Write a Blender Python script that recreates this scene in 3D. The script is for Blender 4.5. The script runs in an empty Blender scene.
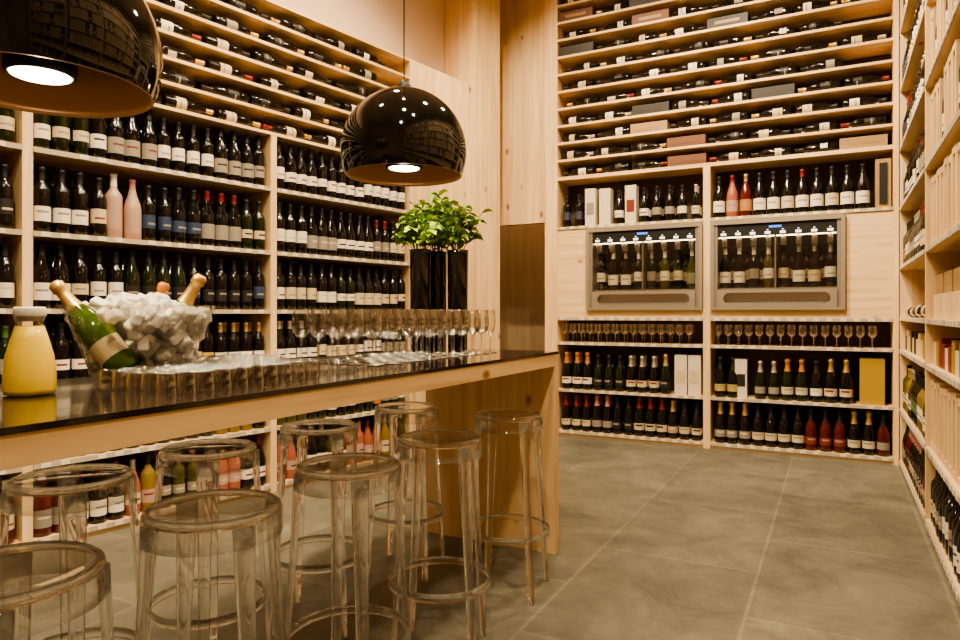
import bpy, math, random
import numpy as np
from mathutils import Matrix, Vector, Euler
random.seed(7)
scene = bpy.context.scene
H = 1.1

# ------------------------------------------------------------------ materials
def newmat(name):
    m = bpy.data.materials.new(name); m.use_nodes = True
    return m, m.node_tree, m.node_tree.nodes['Principled BSDF']
def pmat(name, col, rough=0.5, metal=0.0, trans=0.0, ior=1.45, emit=None, estr=0.0, coat=0.0, bump=0.0):
    m, nt, b = newmat(name)
    b.inputs['Base Color'].default_value = (*col, 1)
    b.inputs['Roughness'].default_value = rough
    b.inputs['Metallic'].default_value = metal
    b.inputs['Transmission Weight'].default_value = trans
    b.inputs['IOR'].default_value = ior
    b.inputs['Coat Weight'].default_value = coat
    if emit:
        b.inputs['Emission Color'].default_value = (*emit, 1)
        b.inputs['Emission Strength'].default_value = estr
    if bump > 0:
        n = nt.nodes.new('ShaderNodeTexNoise'); n.inputs['Scale'].default_value = 40
        tc = nt.nodes.new('ShaderNodeTexCoord'); nt.links.new(tc.outputs['Object'], n.inputs['Vector'])
        bp = nt.nodes.new('ShaderNodeBump'); bp.inputs['Strength'].default_value = bump
        bp.inputs['Distance'].default_value = 0.01
        nt.links.new(n.outputs['Fac'], bp.inputs['Height']); nt.links.new(bp.outputs['Normal'], b.inputs['Normal'])
    return m
def woodmat(name, axis, c1=(0.80,0.59,0.35), c2=(0.64,0.43,0.22), knots=False):
    m, nt, b = newmat(name)
    N = nt.nodes; L = nt.links
    tc = N.new('ShaderNodeTexCoord'); mp = N.new('ShaderNodeMapping')
    sc = [22, 22, 22]; sc['xyz'.index(axis)] = 1.3
    mp.inputs['Scale'].default_value = sc
    L.new(tc.outputs['Object'], mp.inputs['Vector'])
    n = N.new('ShaderNodeTexNoise'); n.inputs['Scale'].default_value = 1.0; n.inputs['Detail'].default_value = 5
    n.inputs['Distortion'].default_value = 0.6
    L.new(mp.outputs[0], n.inputs['Vector'])
    cr = N.new('ShaderNodeValToRGB')
    cr.color_ramp.elements[0].position = 0.3; cr.color_ramp.elements[0].color = (*c2, 1)
    cr.color_ramp.elements[1].position = 0.62; cr.color_ramp.elements[1].color = (*c1, 1)
    L.new(n.outputs['Fac'], cr.inputs['Fac'])
    out = cr.outputs['Color']
    if knots:
        mp2 = N.new('ShaderNodeMapping'); s2 = [5.5, 5.5, 5.5]; s2['xyz'.index(axis)] = 3.0
        mp2.inputs['Scale'].default_value = s2
        L.new(tc.outputs['Object'], mp2.inputs['Vector'])
        v = N.new('ShaderNodeTexVoronoi'); v.inputs['Scale'].default_value = 1.0
        L.new(mp2.outputs[0], v.inputs['Vector'])
        r2 = N.new('ShaderNodeValToRGB')
        r2.color_ramp.elements[0].position = 0.05; r2.color_ramp.elements[0].color = (1,1,1,1)
        r2.color_ramp.elements[1].position = 0.12; r2.color_ramp.elements[1].color = (0,0,0,1)
        L.new(v.outputs['Distance'], r2.inputs['Fac'])
        mx = N.new('ShaderNodeMix'); mx.data_type = 'RGBA'
        L.new(r2.outputs['Color'], mx.inputs['Factor']); L.new(out, mx.inputs['A'])
        mx.inputs['B'].default_value = (0.30, 0.14, 0.05, 1)
        out = mx.outputs['Result']
    L.new(out, b.inputs['Base Color'])
    b.inputs['Roughness'].default_value = 0.55
    bp = N.new('ShaderNodeBump'); bp.inputs['Strength'].default_value = 0.15; bp.inputs['Distance'].default_value = 0.003
    L.new(n.outputs['Fac'], bp.inputs['Height']); L.new(bp.outputs['Normal'], b.inputs['Normal'])
    return m
def thinglass(name, tint=(1,1,1), rough=0.0, base=0.05, top=0.8, blend=0.3):
    m = bpy.data.materials.new(name); m.use_nodes = True
    nt = m.node_tree; nt.nodes.clear(); N = nt.nodes; L = nt.links
    o = N.new('ShaderNodeOutputMaterial'); mix = N.new('ShaderNodeMixShader')
    t = N.new('ShaderNodeBsdfTransparent'); t.inputs['Color'].default_value = (*tint, 1)
    g = N.new('ShaderNodeBsdfGlossy'); g.inputs['Roughness'].default_value = rough
    lw = N.new('ShaderNodeLayerWeight'); lw.inputs['Blend'].default_value = blend
    mr = N.new('ShaderNodeMapRange'); mr.inputs['To Min'].default_value = base; mr.inputs['To Max'].default_value = top
    L.new(lw.outputs['Facing'], mr.inputs['Value']); L.new(mr.outputs[0], mix.inputs['Fac'])
    L.new(t.outputs[0], mix.inputs[1]); L.new(g.outputs[0], mix.inputs[2]); L.new(mix.outputs[0], o.inputs['Surface'])
    return m
def acrylic(name, tint, fac=.5, ior=1.4):
    m = bpy.data.materials.new(name); m.use_nodes = True
    nt = m.node_tree; nt.nodes.clear(); N = nt.nodes; L = nt.links
    o = N.new('ShaderNodeOutputMaterial'); mix = N.new('ShaderNodeMixShader')
    t = N.new('ShaderNodeBsdfTransparent'); t.inputs['Color'].default_value = (.98,.98,.98, 1)
    g = N.new('ShaderNodeBsdfGlass'); g.inputs['Roughness'].default_value = 0.0; g.inputs['IOR'].default_value=ior
    g.inputs['Color'].default_value=(*tint,1)
    mix.inputs['Fac'].default_value=fac
    L.new(t.outputs[0], mix.inputs[1]); L.new(g.outputs[0], mix.inputs[2]); L.new(mix.outputs[0], o.inputs['Surface'])
    return m

W_X = woodmat('pine_grain_x', 'x'); W_Z = woodmat('pine_grain_z', 'z', knots=True)
W_XK = woodmat('pine_grain_x_knots', 'x', knots=True); W_Y = woodmat('pine_grain_y', 'y', knots=True)
W_BACK = woodmat('shaded_back_panel', 'x', c1=(0.08,0.05,0.025), c2=(0.05,0.03,0.015))  # near-black tone puts the shade between bottles into the panel colour
W_CRATE = woodmat('crate_wood', 'z', c1=(0.78,0.58,0.34), c2=(0.6,0.42,0.22))
W_RED = woodmat('crate_reddish', 'x', c1=(0.16,0.065,0.03), c2=(0.11,0.04,0.02))
W_LCR = woodmat('crate_pale', 'x', c1=(0.38,0.24,0.11), c2=(0.28,0.17,0.07))
STRIP = pmat('price_strip', (0.44,0.38,0.29), 0.4); TAG = pmat('price_tag', (0.68,0.62,0.52), 0.5)
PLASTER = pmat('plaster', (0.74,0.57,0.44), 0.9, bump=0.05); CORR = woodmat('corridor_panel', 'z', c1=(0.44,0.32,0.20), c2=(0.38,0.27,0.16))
CEIL = pmat('ceiling_paint', (0.5,0.41,0.32), 0.9)
STEEL = pmat('brushed_steel', (0.56,0.51,0.44), 0.36, 0.8); STEELD = pmat('dark_steel', (0.36,0.32,0.27), 0.4, 0.7)
BLACK = pmat('black_gloss', (0.008,0.007,0.006), 0.06, coat=0.5); BLACKM = pmat('black_matt', (0.012,0.011,0.01), 0.5)
BTOP = pmat('bar_top_black', (0.022,0.018,0.016), 0.12, coat=0.3)
BRASS = pmat('lamp_inner', (0.26,0.14,0.07), 0.35, 0.2)
BULB = pmat('lamp_diffuser', (1,0.9,0.7), 0.5, emit=(1.0,0.80,0.50), estr=18)
LED = pmat('led_white', (1,1,1), 0.5, emit=(0.8,0.85,1.0), estr=1.0); LEDB = pmat('logo_blue', (0.02,0.1,0.4), 0.4, emit=(0.1,0.35,1.0), estr=1.2)
LEDW = pmat('led_warm', (1,0.8,0.5), 0.5, emit=(1,0.78,0.5), estr=10)
PC = acrylic('clear_polycarbonate', (1,.995,.985), .75, 1.42)
PCT = thinglass('clear_polycarbonate_sheet', (0.975,0.965,0.95), 0.02, .04, .7, .35)
TG = thinglass('thin_clear_glass', (0.985,0.975,0.96), 0.0, .10, .98, .5); TGB = thinglass('bucket_glass', (0.96,0.95,0.92), 0.02, 0.06, .6)
ICE = pmat('ice', (0.95,0.93,0.88), 0.2, trans=0.35, ior=1.31)
JUICE = pmat('orange_juice', (1.0,0.72,0.09), 0.4, coat=0.3)
CAPW = pmat('cap_white', (0.75,0.70,0.62), 0.4)
LEAF = pmat('leaf_green', (0.19,0.34,0.03), 0.45); LEAF2 = pmat('leaf_light', (0.42,0.54,0.09), 0.45); STEM = pmat('stem_green', (0.12,0.2,0.04), 0.6)

G = {'dark': pmat('glass_dark', (0.008,0.006,0.005), 0.09, coat=0.2), 'green': pmat('glass_green', (0.010,0.014,0.005), 0.09, coat=0.2),
     'olive': pmat('glass_olive', (0.06,0.055,0.012), 0.1, coat=0.2), 'gold': pmat('glass_gold', (0.22,0.15,0.035), 0.1, coat=0.2),
     'rose': pmat('glass_rose', (0.32,0.10,0.065), 0.1, coat=0.2), 'red': pmat('glass_red', (0.08,0.01,0.008), 0.1, coat=0.2),
     'white': pmat('bottle_pinkwhite', (0.42,0.27,0.21), 0.4)}
LB = {'white': pmat('label_white', (0.72,0.66,0.56), 0.6), 'cream': pmat('label_cream', (0.55,0.46,0.31), 0.6),
      'grey': pmat('label_grey', (0.26,0.23,0.19), 0.6), 'black': pmat('label_black', (0.02,0.018,0.016), 0.5),
      'red': pmat('label_red', (0.20,0.03,0.02), 0.5), 'blue': pmat('label_blue', (0.03,0.05,0.10), 0.5),
      'orange': pmat('label_orange', (0.40,0.18,0.06), 0.5), 'yellow': pmat('label_yellow', (0.45,0.33,0.10), 0.5),
      'pink': pmat('label_pink', (0.42,0.27,0.22), 0.5), 'green': pmat('label_green', (0.08,0.14,0.06), 0.5)}
CP = {'black': BLACKM, 'red': pmat('capsule_red', (0.18,0.02,0.018), 0.3), 'gold': pmat('capsule_gold', (0.60,0.40,0.15), 0.35, 0.7),
      'silver': pmat('capsule_silver', (0.55,0.5,0.42), 0.35, 0.7), 'orange': pmat('capsule_orange', (0.45,0.17,0.03), 0.35),
      'green': pmat('capsule_green', (0.07,0.14,0.04), 0.35), 'white': pmat('capsule_white', (0.7,0.65,0.55), 0.4), 'pink': pmat('capsule_pink', (0.4,0.18,0.16), 0.4)}

# ------------------------------------------------------------------ mesh builder
def lathe_geo(prof, seg):
    v=[];f=[];b=[];idx=[]
    for (r,z) in prof:
        if r<1e-6: idx.append(('p',len(v))); v.append((0,0,z))
        else:
            idx.append(('r',len(v)))
            for k in range(seg):
                th=2*math.pi*k/seg; v.append((r*math.cos(th), r*math.sin(th), z))
    for i in range(len(prof)-1):
        A,B=idx[i],idx[i+1]
        for k in range(seg):
            k2=(k+1)%seg
            if A[0]=='p' and B[0]=='p': continue
            if A[0]=='p': f.append((A[1],B[1]+k2,B[1]+k))
            elif B[0]=='p': f.append((A[1]+k,A[1]+k2,B[1]))
            else: f.append((A[1]+k,A[1]+k2,B[1]+k2,B[1]+k))
            b.append((i,k))
    return v,f,b
class MB:
    def __init__(s): s.V=[]; s.n=0; s.F=[]; s.M=[]; s.S=[]; s.mats=[]
    def mi(s, m):
        if m not in s.mats: s.mats.append(m)
        return s.mats.index(m)
    def add(s, v, f, mats, smooth=False, M=None):
        v = np.asarray(v, dtype=float)
        if M is not None:
            A = np.array(M); v = v @ A[:3,:3].T + A[:3,3]
        s.V.append(v); o = s.n; s.n += len(v)
        s.F += [tuple(i+o for i in q) for q in f]
        if isinstance(mats, list): s.M += [s.mi(m) for m in mats]
        else: s.M += [s.mi(mats)]*len(f)
        s.S += [smooth]*len(f)
    def box(s, x0,x1,y0,y1,z0,z1, mat, M=None):
        v=[(x0,y0,z0),(x1,y0,z0),(x1,y1,z0),(x0,y1,z0),(x0,y0,z1),(x1,y0,z1),(x1,y1,z1),(x0,y1,z1)]
        f=[(0,3,2,1),(4,5,6,7),(0,1,5,4),(1,2,6,5),(2,3,7,6),(3,0,4,7)]
        s.add(v,f,mat,False,M)
    def lathe(s, prof, seg, mats, M=None, smooth=True):
        v,f,b = lathe_geo(prof, seg)
        s.add(v,f,mats,smooth,M)
    def tube(s, pts, rad, mat, seg=8, closed=False, ell=None):
        n=len(pts); pts=[Vector(p) for p in pts]
        v=[];f=[]
        for i,p in enumerate(pts):
            if closed: t=(pts[(i+1)%n]-pts[i-1]).normalized()
            else: t=(pts[min(i+1,n-1)]-pts[max(i-1,0)]).normalized()
            up=Vector((0,0,1)) if abs(t.z)<0.95 else Vector((1,0,0))
            if ell: up=Vector(ell[0])
            a=t.cross(up).normalized(); c=a.cross(t).normalized()
            r=rad[i] if isinstance(rad,(list,tuple)) else rad
            ra,rc=(r*ell[1],r*ell[2]) if ell else (r,r)
            for k in range(seg):
                th=2*math.pi*k/seg
                v.append(tuple(p+a*ra*math.cos(th)+c*rc*math.sin(th)))
        m=n if closed else n-1
        for i in range(m):
            j=(i+1)%n
            for k in range(seg):
                k2=(k+1)%seg
                f.append((i*seg+k,i*seg+k2,j*seg+k2,j*seg+k))
        if not closed:
            f.append(tuple(range(seg))[::-1]); f.append(tuple((n-1)*seg+k for k in range(seg)))
        s.add(v,f,mat,True)
    def obj(s, name, loc=(0,0,0), rotz=0, parent=None, bevel=0, fixn=False):
        me=bpy.data.meshes.new(name)
        V=np.concatenate(s.V) if s.V else np.zeros((0,3))
        me.from_pydata(V.tolist(), [], s.F)
        for m in s.mats: me.materials.append(m)
        me.polygons.foreach_set('material_index', s.M)
        me.polygons.foreach_set('use_smooth', s.S)
        me.update()
        if fixn:
            import bmesh
            bm=bmesh.new(); bm.from_mesh(me); bmesh.ops.recalc_face_normals(bm, faces=bm.faces); bm.to_mesh(me); bm.free()
        o=bpy.data.objects.new(name, me); scene.collection.objects.link(o)
        o.location=loc; o.rotation_euler=(0,0,rotz)
        if parent: o.parent=parent
        if bevel:
            b=o.modifiers.new('bevel','BEVEL'); b.width=bevel; b.segments=2; b.limit_method='ANGLE'
        return o

SEG=14
def mkproto(prof, labz):
    v,f,b=lathe_geo(prof,SEG)
    codes=[]
    for (i,k) in b:
        z=(prof[i][1]+prof[i+1][1])/2; th=360*(k+.5)/SEG
        ang=abs(((th-270+180)%360)-180)
        c=0
        if labz[0]<z<labz[1] and ang<88:
            c=1
            if labz[2]<z<labz[3] and ang<40: c=3
        if z>labz[4]: c=2
        codes.append(c)
    return (np.array(v),f,codes)
R=.037
bord=[(0,0.004),(.03,0),(R,.006),(R,.050),(R,.068),(R,.088),(R,.098),(R,.118),(R,.140),(R,.19),(.034,.205),(.018,.228),(.0145,.242),(.0145,.262),(.0145,.285),(.016,.287),(.016,.3),(0,.3)]
burg=[(0,0.004),(.034,0),(.041,.006),(.041,.04),(.041,.06),(.041,.08),(.041,.09),(.041,.12),(.041,.15),(.036,.18),(.022,.22),(.0155,.25),(.0145,.262),(.0145,.285),(.016,.287),(.016,.3),(0,.3)]
chmp=[(0,0.004),(.036,0),(.044,.006),(.044,.05),(.044,.08),(.044,.095),(.044,.105),(.044,.135),(.043,.155),(.036,.19),(.024,.225),(.018,.25),(.017,.27),(.016,.288),(.020,.292),(.020,.312),(.012,.32),(0,.32)]
PROTO={'bord':mkproto(bord,(.068,.140,.088,.098,.25)),'bord2':mkproto(bord,(.05,.118,.088,.098,.25)),'bord3':mkproto(bord,(.068,.118,.088,.098,.235)),
       'burg':mkproto(burg,(.04,.12,.08,.09,.255)),'burg2':mkproto(burg,(.06,.12,.08,.09,.235)),'chmp':mkproto(chmp,(.05,.105,.08,.095,.225))}
def bottle(mb, M, kind, g, l, c, t='grey'):
    v,f,codes=PROTO[kind]
    ms=[G[g],LB[l],CP[c],LB[t]]
    mb.add(v,f,[ms[k] for k in codes],True,M)
def T(x,y,z,rz=0,s=1,rx=0,ry=0):
    return Matrix.Translation((x,y,z))@Euler((rx,ry,rz)).to_matrix().to_4x4()@Matrix.Scale(s,4)
BK=['bord','bord','bord2','bord3','burg','burg2']
PAL={
 'redwine':dict(k=BK,g=['dark']*7+['green'],l=['white']*8+['cream']*5+['grey']*3+['black','black','orange','blue'],c=['black']*12+['red']*2+['gold','silver']),
 'mix':dict(k=BK,g=['dark','dark','dark','green','olive'],l=['white']*6+['cream']*4+['yellow','grey','blue','black'],c=['black','black','black','gold','green','silver','orange']),
 'whitewine':dict(k=BK,g=['olive','green','green','gold','olive','dark'],l=['white']*5+['cream']*2+['green','yellow','orange','grey'],c=['green','gold','silver','white','orange','black']),
 'rosewine':dict(k=BK,g=['rose','gold','red','olive','dark','rose'],l=['white','white','pink','cream','grey'],c=['pink','silver','white','red','black']),
 'champ':dict(k=['chmp'],g=['green','dark','dark','green'],l=['cream','white','orange','red','black','yellow','grey','cream'],c=['gold','gold','red','orange','black','silver','gold']),
 'champred':dict(k=['chmp'],g=['dark','dark','dark','red'],l=['pink','grey','black','cream','grey','red'],c=['red','black','black','pink','gold','black'])}
def row(mb, x0,x1,z,pal,depth=0.05,pitch=.083,rows=2,scale=(0.94,1.05),skip=()):
    p=PAL[pal]; n=int((x1-x0)/pitch); pt=(x1-x0)/n
    run=0
    for i in range(n):
        if run==0:
            run=random.choice([2,2,3,3,4,1]) if pal not in ('rosewine','champ') else random.choice([1,2,2,3]); k=random.choice(p['k']); g=random.choice(p['g']); l=random.choice(p['l']); c=random.choice(p['c'])
            s=random.uniform(*scale); t=random.choice(['grey','black','red','cream','grey'])
            if t==l: t='grey'
        run-=1
        x=x0+(i+.5)*pt
        if any(a<x<b for a,b in skip): continue
        for r in range(rows):
            if r>0 and random.random()<.15: continue
            bottle(mb,T(x+random.uniform(-.003,.003),depth+r*.095,z,random.uniform(-.3,.3),s),k,g,l,c,t)
def lying(mb,x,y,z,direction,g='dark',l=None,c=None,kind=None,s=.97):
    kind=kind or random.choice(['bord','burg2','bord3','bord2'])
    l=l or random.choice(['white','cream','cream','white','grey','black','black']); c=c or random.choice(['black','black','black','red','silver','gold'])
    roll=random.uniform(-.7,1.6)
    r=.039*s if kind.startswith('bord') else .043*s
    base=Euler((0,0,roll)).to_matrix().to_4x4()
    lay=Matrix.Rotation(math.pi/2*direction,4,'Y')
    off = -.15*direction*s
    Mx=Matrix.Translation((x+off,y,z+r))@lay@base@Matrix.Scale(s,4)
    bottle(mb,Mx,kind,g,l,c)
def strip(mb,x0,x1,z,tags=True,sp=.083):
    mb.box(x0,x1,-.006,-.001,z-.024,z,STRIP)
    if tags:
        x=x0+.03
        while x<x1-.05:
            if random.random()<.85: mb.box(x,x+.042,-.0085,-.006,z-.022,z,TAG)
            x+=sp

# ------------------------------------------------------------------ LEFT WALL UNIT
LLOC=(-3.285,1.836,0); LROT=math.radians(80)
sh=MB(); bt=MB()
posts=[-2.72,-1.375,-.03,1.30,2.53]
for i,p in enumerate(posts): sh.box(p-.022,p+.022,0,.32,0,3.02 if i in (0,4) else 2.19,W_Z)
Ltops=[.05,.40,.76,1.12,1.48,1.87]
Lcub=[2.21+.135*i for i in range(7)]
pals=['rosewine','whitewine','mix','redwine','redwine','redwine']
for bi,(a,b) in enumerate(zip(posts[:-1],posts[1:])):
    x0,x1=a+.022,b-.022
    sh.box(x0,x1,.012,.32,0,.028,W_X)
    for i,z in enumerate(Ltops):
        sh.box(x0,x1,0.0,.31,z-.022,z,W_XK); strip(sh,x0,x1,z)
        if bi==2 and i==4:
            row(bt,x0+.01,x1-.01,z,pals[i],skip=((.34,.52),))
            bottle(bt,T(.375,.055,z,0,1.1),'bord','white','pink','white','pink'); bottle(bt,T(.47,.055,z,0,1.05),'burg','white','pink','pink','pink')
        else: row(bt,x0+.01,x1-.01,z,pals[i])
X0,X1=posts[0]+.022,posts[-1]-.022
for i,z in enumerate(Lcub):
    sh.box(X0,X1,-.001,.31,z-.018,z,W_X)
    if i==len(Lcub)-1: break
    x=X0+.17+random.uniform(0,.1)
    while x<X1-.16:
        d=random.choice([1,1,-1])
        lying(bt,x,.052,z,d); lying(bt,x+random.uniform(-.004,.004),.15,z,-d)
        x+=.312+random.choice([0,0,.03])
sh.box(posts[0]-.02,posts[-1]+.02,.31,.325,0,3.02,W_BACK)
sh.obj('wine_shelf',LLOC,LROT); bt.obj('wine_bottles',LLOC,LROT)

wp=MB()
x=2.556
for w in (.38,.37):
    wp.box(x,x+w-.003,0,.10,0,3.02,W_Z); x+=w
wp.box(2.556,3.30,.10,.34,0,2.99,W_Z)
wp.obj('trim_1',LLOC,LROT)
wc=MB(); wc.box(3.31,3.66,-.006,.34,0,4.5,W_Z); wc.obj('trim_2',LLOC,LROT)
wl=MB(); wl.box(-5.0,3.66,.345,.42,0,4.5,PLASTER); wl.obj('wall_left',LLOC,LROT)

# ------------------------------------------------------------------ BACK UNIT
BLOC=(-2.34,5.75,0)
sh=MB(); bt=MB(); bx=MB()
sh.box(0,.12,0,.3,0,4.5,W_Z); sh.box(1.385,1.44,-.002,.3,0,2.29,W_Z); sh.box(2.71,2.745,0,.3,0,4.5,W_Z)
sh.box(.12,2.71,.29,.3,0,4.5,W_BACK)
bays=[(.12,1.385),(1.44,2.71)]
cub=[2.32+.155*i for i in range(15)]
def giftbox(mb,x,w,z,h,d,mat,band=None,y=.03):
    mb.box(x,x+w,y,y+d,z,z+h,mat)
    if band: mb.box(x+w*.15,x+w*.85,y-.002,y,z+h*.3,z+h*.62,band)
WHITEBOX=pmat('carton_white',(0.64,0.57,0.46),0.5); YELBOX=pmat('carton_yellow',(0.40,0.26,0.04),0.5); BLKBOX=pmat('carton_black',(0.02,0.017,0.015),0.5)
GRNBOX=pmat('carton_green',(0.03,0.08,0.055),0.5); REDBOX=pmat('carton_red',(0.20,0.03,0.02),0.5)
for bi,(x0,x1) in enumerate(bays):
    sh.box(x0,x1,.012,.29,0,.028,W_X)
    for z in (.05,.42,.84,1.06,1.87):
        sh.box(x0,x1,0,.29,z-.024,z,W_XK); strip(sh,x0,x1,z,sp=.09)
for i,z in enumerate(cub):
    if z>4.4: break
    sh.box(.12,2.71,-.001,.29,z-.02 if i else z-.03,z,W_X)
    x=.12+.17+random.uniform(0,.06)
    while x<2.71-.16:
        d=random.choice([1,-1])
        q=random.random()
        if (q<.13 and i>0) or (i==0 and q<.5):
            m=random.choice([W_RED,W_RED,W_LCR,BLKBOX] if i<7 else [GRNBOX,BLKBOX,BLKBOX,REDBOX,W_RED])
            h=.085
            bx.box(x-.158,x+.152,.012,.25,z,z+h,m); bx.box(x-.10,x+.09,.0105,.012,z+.03,z+h-.03,random.choice([W_LCR,m,m]))
        else:
            lying(bt,x,.055,z,d); lying(bt,x,.155,z,-d)
        x+=.318
row(bt,.14,1.37,.05,'champred',pitch=.092,depth=.055)
row(bt,1.46,2.70,.05,'champred',pitch=.094,depth=.055)
row(bt,.14,1.12,.42,'champ',pitch=.092,depth=.055)
giftbox(bx,1.15,.10,.42,.33,.10,WHITEBOX,LB['cream']); giftbox(bx,1.26,.10,.42,.33,.10,WHITEBOX,LB['cream'])
row(bt,1.46,2.46,.42,'champ',pitch=.094,depth=.055,skip=((1.62,1.72),))
giftbox(bx,1.625,.09,.42,.31,.09,WHITEBOX,LB['black']); giftbox(bx,2.50,.16,.42,.345,.16,YELBOX)
row(bt,.14,.36,1.87,'redwine',pitch=.09,depth=.055)
giftbox(bx,.37,.095,1.87,.33,.1,WHITEBOX,LB['grey']); 
bx.box(.50,.60,.03,.13,1.87,2.19,WHITEBOX)
row(bt,.62,.72,1.87,'redwine',pitch=.09,depth=.055)
giftbox(bx,.73,.095,1.87,.33,.1,WHITEBOX,LB['red'])
row(bt,.84,1.37,1.87,'redwine',pitch=.09,depth=.055)
for k in range(11):
    bottle(bt,T(1.50+k*.102,.06,1.87,random.uniform(-.2,.2),1.13),'burg',['dark','rose','red','dark','dark','dark','dark','dark','dark','dark','dark'][k],
           ['white','pink','orange','white','white','cream','white','white','cream','white','white'][k],['black','red','gold','black','black','black','red','black','black','black','black'][k])
giftbox(bx,2.60,.10,1.87,.36,.1,W_LCR); bx.box(2.625,2.675,.02,.03,1.9,2.2,BLKBOX)
D1=(.395,1.385); D2=(1.44,2.41)
def fascia(x0,x1,z0,z1): sh.box(x0,x1,.004,.03,z0,z1,W_XK)
ZB,ZT=1.125,1.835
for (x0,x1) in ((.12,.395),(2.41,2.71)): fascia(x0,x1,1.06,1.846)
for (x0,x1) in (D1,D2):
    fascia(x0,x1,1.06,ZB); fascia(x0,x1,ZT,1.846)
sh.obj('wine_shelf',BLOC); bt.obj('wine_bottles',BLOC); bx.obj('wine_gift_boxes',BLOC,bevel=.002)

def stem(mb,x,y,z,h=.19,r=.035,kind='wine',mat=None):
    mat=mat or TG
    sg_=16
    if kind=='flute': p=[(0,0),(.03,.001),(.03,.003),(.006,.008),(.0035,.02),(.0035,h*.42),(.012,h*.46),(.022,h*.58),(.024,h*.75),(.021,h)]
    elif kind=='tumb': p=[(r,0),(r*.97,h*.3),(r*.86,h*.9),(r*.8,h),(r*.5,h),(0,h-.002)]; sg_=20
    else: p=[(0,0),(r*.95,.001),(r*.95,.003),(.006,.008),(.0035,.02),(.0035,h*.45),(.012,h*.47),(r*.6,h*.505),(r*.88,h*.57),(r,h*.68),(r*.93,h*.85),(r*.78,h)]
    mb.lathe(p,sg_,mat,T(x,y,z))
gl=MB()
for (x0,x1) in bays:
    n=int((x1-x0-.04)/.078)
    for i in range(n):
        for j in range(2): stem(gl,x0+.05+i*.078,.06+j*.09,.84,h=.165,r=.033)
gl.obj('wine_glasses',BLOC)

# ------------------------------------------------------------------ dispensers
def dispenser(x0,x1,name):
    w=x1-x0; h=ZT-ZB
    m=MB()
    m.box(0,w,.27,.28,0,h,BLACKM)
    m.box(0,.028,-.03,.27,0,h,STEEL); m.box(w-.028,w,-.03,.27,0,h,STEEL)
    m.box(.028,w-.028,-.03,.27,h-.03,h,STEEL); m.box(.028,w-.028,-.03,.27,0,.018,STEEL)
    m.box(.028,.055,-.018,.27,.018,h-.03,STEELD); m.box(w-.055,w-.028,-.018,.27,.018,h-.03,STEELD)
    m.box(.055,w-.055,-.03,.20,.018,.045,STEEL); m.box(.055,w-.055,-.03,.20,.135,.16,STEEL)
    r=.045
    for sx,cx in ((-1,.055+.09),(1,w-.055-.09)):
        zc=.09; pts=[]
        for k in range(13):
            a=math.pi/2+math.pi*k/12
            pts.append((cx - sx*r*math.cos(a), zc+r*math.sin(a)))
        xe=.055 if sx<0 else w-.055
        v=[];f=[]
        for (px,pz) in pts:
            px=cx+sx*abs(px-cx)
            v+= [(px,-.03,pz),(px,.05,pz),(xe,-.03,pz)]
        for k in range(12):
            a,b=k*3,(k+1)*3
            f.append((a,b,b+1,a+1)); f.append((a,a+2,b+2,b))
        m.add(v,f,STEEL)
    m.box(.055,w-.055,.05,.20,.045,.135,STEEL)
    m.add([(.10,-.02,.046),(w-.10,-.02,.046),(w-.10,.05,.075),(.10,.05,.075)],[(0,1,2,3)],STEEL)
    for k in range(40):
        xx=.14+k*(w-.28)/39
        m.add([(xx,-.018,.0485),(xx+.006,-.018,.0485),(xx+.006,.045,.0745),(xx,.045,.0745)],[(0,1,2,3)],STEELD)
    m.box(.055,w-.055,-.012,.10,h-.125,h-.03,BLACKM)
    n=8
    for k in range(n):
        cx=.10+k*(w-.20)/(n-1)
        m.box(cx-.020,cx+.020,-.014,-.012,h-.116,h-.098,LED)
        m.box(cx-.006,cx+.006,-.014,-.012,h-.088,h-.082,LED)
        m.tube([(cx,-.012,h-.13),(cx,-.03,h-.145),(cx,-.034,h-.18)],.005,STEEL,8)
        m.box(cx-.02,cx+.02,.05,.09,h-.20,h-.125,STEELD)
    m.box(w/2-.045,w/2+.045,-.0145,-.012,h-.07,h-.052,LEDB)
    m.box(.06,w-.06,.11,.125,h-.045,h-.035,LEDW)
    m.box(.06,w-.06,.026,.034,h-.133,h-.126,LEDW)
    m.box(.055,w-.055,.03,.27,.16,.175,STEELD)
    m.box(w/2-.006,w/2+.006,.0,.26,.175,h-.125,STEELD)
    for k in range(n):
        cx=.10+k*(w-.20)/(n-1)
        bottle(m,T(cx,.09,.175,random.uniform(-.2,.2),1.10),random.choice(['bord','burg']),random.choice(['dark','green','dark','olive']),random.choice(['white','white','cream','white','white','grey']),random.choice(['black','silver','white']))
        bottle(m,T(cx+.05,.19,.175,0,1.05),'bord','dark','cream','black')
    m.box(.055,w-.055,-.006,-.003,.16,h-.125,TGB)
    return m.obj(name,(BLOC[0]+x0,BLOC[1],ZB))
dispenser(D1[0]+.004,D1[1]-.004,'wine_dispenser'); dispenser(D2[0]+.004,D2[1]-.004,'wine_dispenser')

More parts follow.
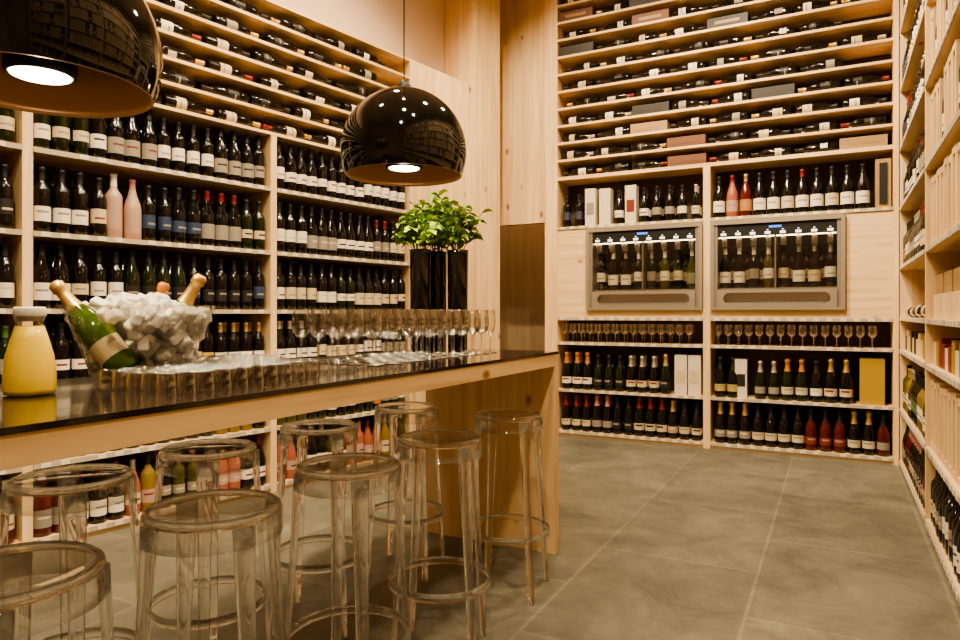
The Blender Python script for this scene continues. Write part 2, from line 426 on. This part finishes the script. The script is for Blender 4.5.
# ------------------------------------------------------------------ RIGHT UNIT (local x = -Y)
RLOC=(.41,5.74,0); RROT=-math.pi/2
sh=MB(); bt=MB(); bx=MB()
rp=[0,1.56,2.75,3.95,5.15,6.4]
for p in rp: sh.box(p-.0,p+.045,0,.3,0,4.5,W_Z)
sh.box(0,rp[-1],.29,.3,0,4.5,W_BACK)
Rt=[.05,.42,.84,1.07,1.43,1.85,2.27,2.70,3.12,3.54,3.96]
for bi,(a,b) in enumerate(zip(rp[:-1],rp[1:])):
    x0,x1=a+.045,b
    sh.box(x0,x1,.012,.29,0,.028,W_X)
    for i,z in enumerate(Rt):
        sh.box(x0,x1,0,.29,z-.024,z,W_XK)
        if i<7: strip(sh,x0,x1,z)
        if bi==0:
            if i==0: row(bt,x0+.01,x1-.01,z,'champred',pitch=.095)
            elif i==1: row(bt,x0+.01,x1-.01,z,'whitewine')
            elif i==2:
                n=int((x1-x0)/.12)
                for k in range(n): bx.box(x0+.01+k*.12,x0+.11+k*.12,.03,.12,z,z+.10+.04*(k%2),random.choice([WHITEBOX,W_CRATE,YELBOX,BLKBOX]))
            elif i==3:
                for k in range(4): lying(bt,x0+.2+k*.34,.06,z,1,l='white')
            else: row(bt,x0+.01,x1-.01,z,'redwine')
        else:
            if i==0: row(bt,x0+.01,x1-.01,z,'redwine')
            elif i in (1,4,5,6,7,8):
                x=x0+.012
                while x<x1-.12:
                    w=.105; h=.345+random.uniform(-.01,.01)
                    if random.random()<.8:
                        bx.box(x,x+w,.03,.12,z,z+h,W_CRATE)
                        bx.box(x,x+.02,.018,.03,z,z+h,W_CRATE); bx.box(x+w-.02,x+w,.018,.03,z,z+h,W_CRATE)
                        bx.box(x+.02,x+w-.02,.018,.03,z,z+.03,W_CRATE); bx.box(x+.02,x+w-.02,.018,.03,z+h-.03,z+h,W_CRATE)
                    else: bottle(bt,T(x+.05,.06,z,0,1.1),'bord','dark','white','black')
                    x+=w+.014
            elif i==2:
                x=x0+.02
                while x<x1-.1:
                    bx.box(x,x+.09,.03,.12,z,z+random.uniform(.08,.16),random.choice([WHITEBOX,W_CRATE,REDBOX,GRNBOX,YELBOX,BLKBOX])); x+=.10
            elif i==3:
                x=x0+.02
                while x<x1-.28:
                    bx.box(x,x+.26,.03,.25,z,z+.12,W_CRATE); bx.box(x+.01,x+.25,.04,.24,z+.12,z+.22,W_LCR); x+=.28
            else: row(bt,x0+.01,x1-.01,z,'redwine')
sh.obj('wine_shelf',RLOC,RROT); bt.obj('wine_bottles',RLOC,RROT); bx.obj('wooden_wine_boxes',RLOC,RROT,bevel=.0015)

# ------------------------------------------------------------------ shell
m,nt,b=newmat('concrete_tiles'); N=nt.nodes; L=nt.links
tc=N.new('ShaderNodeTexCoord'); mp=N.new('ShaderNodeMapping'); mp.inputs['Rotation'].default_value=(0,0,math.pi/2); mp.inputs['Location'].default_value=(0.25,0.29,0)
L.new(tc.outputs['Object'],mp.inputs['Vector'])
br=N.new('ShaderNodeTexBrick'); br.inputs['Scale'].default_value=1; br.inputs['Brick Width'].default_value=.95; br.inputs['Row Height'].default_value=.68
br.inputs['Mortar Size'].default_value=.010; br.inputs['Mortar Smooth'].default_value=.8; br.inputs['Color1'].default_value=(.158,.150,.116,1); br.inputs['Color2'].default_value=(.132,.126,.098,1); br.inputs['Mortar'].default_value=(.195,.182,.138,1)
L.new(mp.outputs[0],br.inputs['Vector'])
n1=N.new('ShaderNodeTexNoise'); n1.inputs['Scale'].default_value=2.6; n1.inputs['Detail'].default_value=12; n1.inputs['Roughness'].default_value=.78; n1.inputs['Distortion'].default_value=.5
L.new(tc.outputs['Object'],n1.inputs['Vector'])
cr_=N.new('ShaderNodeValToRGB'); cr_.color_ramp.elements[0].position=.34; cr_.color_ramp.elements[0].color=(.60,.61,.61,1); cr_.color_ramp.elements[1].position=.66; cr_.color_ramp.elements[1].color=(1.45,1.42,1.38,1)
L.new(n1.outputs['Fac'],cr_.inputs['Fac'])
mx=N.new('ShaderNodeMix'); mx.data_type='RGBA'; mx.blend_type='MULTIPLY'; mx.inputs['Factor'].default_value=1
L.new(br.outputs['Color'],mx.inputs['A']); L.new(cr_.outputs['Color'],mx.inputs['B']); L.new(mx.outputs['Result'],b.inputs['Base Color'])
b.inputs['Roughness'].default_value=.5
bp=N.new('ShaderNodeBump'); bp.inputs['Strength'].default_value=.2; bp.inputs['Distance'].default_value=.01; L.new(n1.outputs['Fac'],bp.inputs['Height']); L.new(bp.outputs['Normal'],b.inputs['Normal'])
FLOOR=m
def slab(name,x0,x1,y0,y1,z0,z1,mat):
    q=MB(); q.box(x0,x1,y0,y1,z0,z1,mat); return q.obj(name)
slab('floor',-5,.9,-2.6,7.6,-.1,0,FLOOR)
slab('ceiling',-5,.9,-2.6,7.6,4.5,4.6,CEIL)
slab('wall_right',.715,.8,-2.5,6.15,0,4.5,PLASTER)
slab('wall_back',-2.335,.715,6.055,6.13,0,4.5,PLASTER)
slab('wall_front',-4.6,.8,-2.6,-2.5,0,4.5,PLASTER)
q=MB(); q.box(-3.3,-2.345,5.80,5.88,1.93,4.5,W_Z); q.obj('trim_3')
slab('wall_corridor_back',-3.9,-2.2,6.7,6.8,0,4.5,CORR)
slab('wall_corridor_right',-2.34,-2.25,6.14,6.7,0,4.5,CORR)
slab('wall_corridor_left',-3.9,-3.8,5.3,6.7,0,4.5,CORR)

# ------------------------------------------------------------------ bar counter
BX0,BX1,BY0,BY1,BZ=-1.83,-1.13,-.6,2.95,.924
q=MB()
q.box(BX0,BX1,BY0,BY1,BZ-.012,BZ,BTOP)
q.box(BX1-.035,BX1-.002,BY0,BY1-.002,BZ-.066,BZ-.012,W_Y); q.box(BX0+.002,BX0+.035,BY0,BY1-.002,BZ-.066,BZ-.012,W_Y)
q.box(BX0+.035,BX1-.035,BY0,BY1-.045,BZ-.03,BZ-.012,W_Y)
q.box(BX0+.035,BX1-.035,BY1-.045,BY1-.002,0,BZ-.012,W_Z)
q.box(BX1-.035,BX1-.002,BY1-.045,BY1-.002,0,BZ-.066,W_Z); q.box(BX0+.002,BX0+.035,BY1-.045,BY1-.002,0,BZ-.066,W_Z)
q.box(BX0+.002,BX1-.002,BY0,BY0+.045,0,BZ-.066,W_Z)
q.obj('bar_counter')

# ------------------------------------------------------------------ stools
st=MB()
st.lathe([(0,.692),(.08,.692),(.112,.694),(.122,.698)],56,PCT)
st.lathe([(.122,.698),(.129,.701),(.135,.697),(.1375,.689),(.135,.683),(.129,.684),(.123,.690),(.122,.698)],56,PC)
st.lathe([(.1365,.686),(.1385,.665),(.1395,.640),(.1365,.640),(.1345,.665),(.1335,.684)],56,PCT)
for k in range(4):
    a=math.pi/4+k*math.pi/2; c,s_=math.cos(a),math.sin(a)
    pts=[];rad=[]
    for t in (0,.08,.2,.4,.7,1):
        r=.1325+.047*t**1.15; pts.append((r*c,r*s_,.680-.680*t)); rad.append(.024-.008*min(1,t*2)-.001*t)
    st.tube(pts,rad,PC,14,ell=((c,s_,0),1.0,.45))
st.lathe([(.158,.225),(.166,.225),(.166,.250),(.158,.250),(.158,.225)],56,PC)
sme=None
pos=[(-1.15,.60,.2),(-1.15,1.0,.5),(-1.155,1.45,.1),(-1.14,1.90,.35),(-1.16,2.46,.15),(-1.67,1.02,.3),(-1.665,1.43,.0),(-1.645,1.90,.4),(-1.645,2.46,.25)]
for i,(x,y,r) in enumerate(pos):
    if sme is None:
        o=st.obj('bar_stool',(x,y,0),r,fixn=True); sme=o.data
    else:
        o=bpy.data.objects.new('bar_stool',sme); scene.collection.objects.link(o); o.location=(x,y,0); o.rotation_euler=(0,0,r)

# ------------------------------------------------------------------ pendants
def pendant(x,y,zr):
    m=MB(); Rr=.26
    cz=.10; P=[]
    t0=-math.asin(.10/Rr)
    for i in range(25):
        t=math.pi/2+(t0-math.pi/2)*i/24
        P.append((Rr*math.cos(t) if i else 0,Rr*math.sin(t)))
    inner=[(max(0,r-.006) if r>0 else 0,z-(.006 if z>.05 else 0)) for r,z in P][::-1]
    inner[-1]=(0,Rr-.006)
    m.lathe([(r,z) for r,z in P],64,BLACK,T(0,0,cz))
    m.lathe([P[-1]]+inner,64,BRASS,T(0,0,cz))
    m.tube([(0,0,.06),(0,0,.34)],.012,BLACKM,10)
    m.lathe([(0,.03),(.062,.03),(.066,.036),(.066,.048),(0,.048)],32,BULB)
    m.lathe([(.066,.03),(.075,.034),(.075,.07),(.02,.09),(0,.09)],32,BLACKM)
    m.lathe([(.03,.355),(.028,.375),(.008,.40),(0,.40)],20,BLACKM)
    m.tube([(0,0,.36),(0,0,4.5-zr)],.0025,BLACKM,6)
    o=m.obj('pendant_lamp',(x,y,zr))
    l=bpy.data.lights.new('bulb','SPOT'); l.energy=36; l.color=(1,.76,.47); l.spot_size=math.radians(165); l.spot_blend=.5; l.shadow_soft_size=.05
    lo=bpy.data.objects.new('bulb_light',l); scene.collection.objects.link(lo); lo.parent=o; lo.location=(0,0,.02)
    l=bpy.data.lights.new('bulb_inner','POINT'); l.energy=1.0; l.color=(1,.70,.38); l.shadow_soft_size=.02
    lo=bpy.data.objects.new('bulb_glow',l); scene.collection.objects.link(lo); lo.parent=o; lo.location=(0,0,.0)
    return o
pendant(-1.59,2.36,1.67); pendant(-1.65,.935,1.625)

# ------------------------------------------------------------------ bar-top things
G['cg']=pmat('champagne_green', (0.05,0.10,0.012), 0.08, coat=.5)
bk=MB()
prof=[(.105,0),(.118,.02),(.145,.10),(.172,.165),(.186,.195),(.182,.196),(.167,.165),(.140,.10),(.112,.024),(.0,.018)]
bk.lathe([(0,0)]+prof,40,TGB)
BC=Vector((-1.615,1.17,BZ))
bk_o=bk.obj('ice_bucket',BC)
ic=MB()
b1b=Vector((-1.545,1.085,.955)); b1t=Vector((-1.715,1.0,1.18))
d1=(b1t-b1b).normalized()
for i in range(520):
    a=random.uniform(0,2*math.pi); rr=.165*math.sqrt(random.random())
    top=.200-.045*(rr/.165)**2+random.uniform(-.01,.012)
    z=top if i%2 else random.uniform(.04,top)
    lim=.09+.06*min(1,z/.17); rr=min(rr,lim)
    s=random.uniform(.012,.021)
    p=Vector((rr*math.cos(a),rr*math.sin(a),z))
    w_=BC+p-b1b; t_=w_.dot(d1); perp=w_-d1*t_
    cam_side=Vector((.8,-.6,0)).dot(perp)>-.01
    if perp.length<.075 and cam_side and z>.05: continue
    M=T(p.x,p.y,p.z,random.uniform(0,3),1,random.uniform(0,3),random.uniform(0,3))
    ic.box(-s,s,-s,s,-s*.7,s*.7,ICE,M)
ic.lathe([(0,.025),(.07,.025),(.09,.12),(.10,.155),(.08,.175),(0,.185)],24,ICE,T(-.02,.03,0))
ic.obj('ice_cubes',(0,0,0),parent=bk_o,bevel=.006)
def lean(name,base,tip,kind,g,l,c,s,t='cream'):
    m=MB(); bottle(m,Matrix.Scale(s,4),kind,g,l,c,t)
    o=m.obj(name,base); d=(Vector(tip)-Vector(base)).normalized()
    o.rotation_euler=d.to_track_quat('Z','X').to_euler(); return o
lean('champagne_bottle',b1b,b1t,'chmp','cg','cream','gold',.90)
lean('champagne_bottle',(-1.63,1.19,.945),(-1.55,1.28,1.165),'chmp','cg','cream','gold',.92)
lean('champagne_bottle',(-1.68,1.20,.945),(-1.645,1.255,1.16),'chmp','cg','white','orange',.78)
ca=MB()
ca.lathe([(0,.003),(.0475,.003),(.0495,.012),(.0495,.045),(.045,.085),(.035,.122),(.027,.148),(0,.148)],28,JUICE)
ca.lathe([(.027,.147),(.026,.152),(.0275,.16),(.031,.170)],28,TG)
ca.lathe([(0,.158),(.0255,.158),(.031,.170),(.031,.186),(.028,.189),(0,.189)],28,CAPW)
ca.obj('juice_carafe',(-1.54,.85,BZ))
sg=MB()
for i in range(5):
    for j in range(11):
        stem(sg,-1.27-i*.05+random.uniform(-.001,.001),.98+j*.05+random.uniform(-.001,.001),0,h=.048,r=.0225,kind='tumb')
for i in range(4):
    for j in range(5): stem(sg,-1.525-i*.05,1.36+j*.05,0,h=.048,r=.0225,kind='tumb')
sg.obj('shot_glasses',(0,0,BZ))
wg=MB()
for i in range(5):
    for j in range(11):
        y=1.86+j*.083; x=-1.36-i*.083
        if y>2.6 and x<-1.5: continue
        stem(wg,x+random.uniform(-.006,.006),y+random.uniform(-.006,.006),0,h=.19,r=.033,kind='flute' if (i+j)%5==0 else 'wine')
wg.obj('wine_glasses',(0,0,BZ))

def plant(x,y,seed,spread=.14):
    random.seed(seed)
    m=MB()
    m.lathe([(0,0),(.045,0),(.047,.01),(.05,.46),(.052,.475),(.048,.475),(.044,.45),(0,.45)],32,BLACK)
    for s in range(18):
        a=random.uniform(0,6.28); t=random.uniform(.2,1)
        tip=Vector((math.cos(a)*spread*t,math.sin(a)*spread*t,.48+random.uniform(.06,.28)*(1.1-.35*t)))
        p0=Vector((math.cos(a)*.02,math.sin(a)*.02,.45)); mid=(p0+tip)/2+Vector((0,0,.03))
        m.tube([p0,mid,tip],.0022,STEM,5)
        for k in range(15):
            u=random.uniform(.3,1.05); c=p0.lerp(mid,u*2) if u<.5 else mid.lerp(tip,(u-.5)*2)
            az=random.uniform(0,6.28); el=random.uniform(-.5,.9); Lf=random.uniform(.035,.065); wd=Lf*.36
            R_=Euler((0,-el,az)).to_matrix().to_4x4()@Euler((random.uniform(-.6,.6),0,0)).to_matrix().to_4x4()
            M=Matrix.Translation(c)@R_
            v=[(0,0,0),(Lf*.3,wd,.006),(Lf*.3,0,-.004),(Lf*.3,-wd,.006),(Lf*.7,wd*.85,.004),(Lf*.7,0,-.006),(Lf*.7,-wd*.85,.004),(Lf,0,-.014)]
            f=[(0,2,1),(0,3,2),(1,2,5,4),(2,3,6,5),(4,5,7),(5,6,7)]
            m.add(v,f,random.choice([LEAF,LEAF,LEAF2]),True,M)
    return m.obj('potted_basil',(x,y,BZ))
plant(-1.60,2.83,1); plant(-1.735,2.86,2); plant(-1.74,2.72,3,.13)

# ------------------------------------------------------------------ lights
def spot(x,y,z,tx,ty,tz,e,size=70,soft=.05,col=(1,.78,.50)):
    l=bpy.data.lights.new('spot_and_fill','SPOT'); l.energy=e; l.color=col; l.spot_size=math.radians(size); l.spot_blend=.7; l.shadow_soft_size=soft
    o=bpy.data.objects.new('spot_and_fill_light',l); scene.collection.objects.link(o); o.location=(x,y,z)
    o.rotation_euler=(Vector((tx,ty,tz))-Vector((x,y,z))).to_track_quat('-Z','Y').to_euler()
for (x,y,tx,ty,tz,e) in [(-1.6,.6,-3.6,1.2,1.6,290),(-1.5,2.2,-3.3,2.5,1.6,290),(-1.3,3.6,-3.1,3.8,1.6,290),(-1.9,3.6,-1.7,6,1.8,390),(-.5,3.5,-.4,6,1.8,390),(-1.2,4.4,.5,4.6,1.6,270),(-1.2,2.4,.5,3.0,1.6,250)]:
    spot(x,y,4.3,tx,ty,tz,e,80)
for (x,y,e) in [(-.7,4.6,70),(-.7,3.0,80),(-.8,1.2,80),(-2.5,3.2,50),(-2.5,1.4,50)]:
    spot(x,y,4.35,x,y,0,e*2.2,150,.09,(1,.80,.54))  # wide downlights added as general fill
spot(.0,-.6,4.35,-1.3,1.3,.7,300,75,.09)  # added camera-side fill to brighten the bar apron and stools
spot(.1,1.2,4.35,-1.2,1.9,.6,200,60,.09)  # second added fill aimed at the bar front
spot(-2.75,6.3,3.8,-2.75,6.6,0,110,120,.1)  # added light that keeps the corridor opening from going black
w=bpy.data.worlds.new('world'); w.use_nodes=True; w.node_tree.nodes['Background'].inputs['Color'].default_value=(.9,.65,.4,1); w.node_tree.nodes['Background'].inputs['Strength'].default_value=.05
scene.world=w
try: scene.view_settings.look='AgX - Medium High Contrast'
except Exception as e: print(e)

# ------------------------------------------------------------------ camera
cam=bpy.data.cameras.new('camera'); cam.sensor_width=36; cam.lens=36*680/960; cam.shift_y=-7/960; cam.clip_start=.02
co=bpy.data.objects.new('camera',cam); scene.collection.objects.link(co)
co.location=(0,0,H); co.rotation_euler=(math.pi/2,0,math.radians(27.6))
scene.camera=co
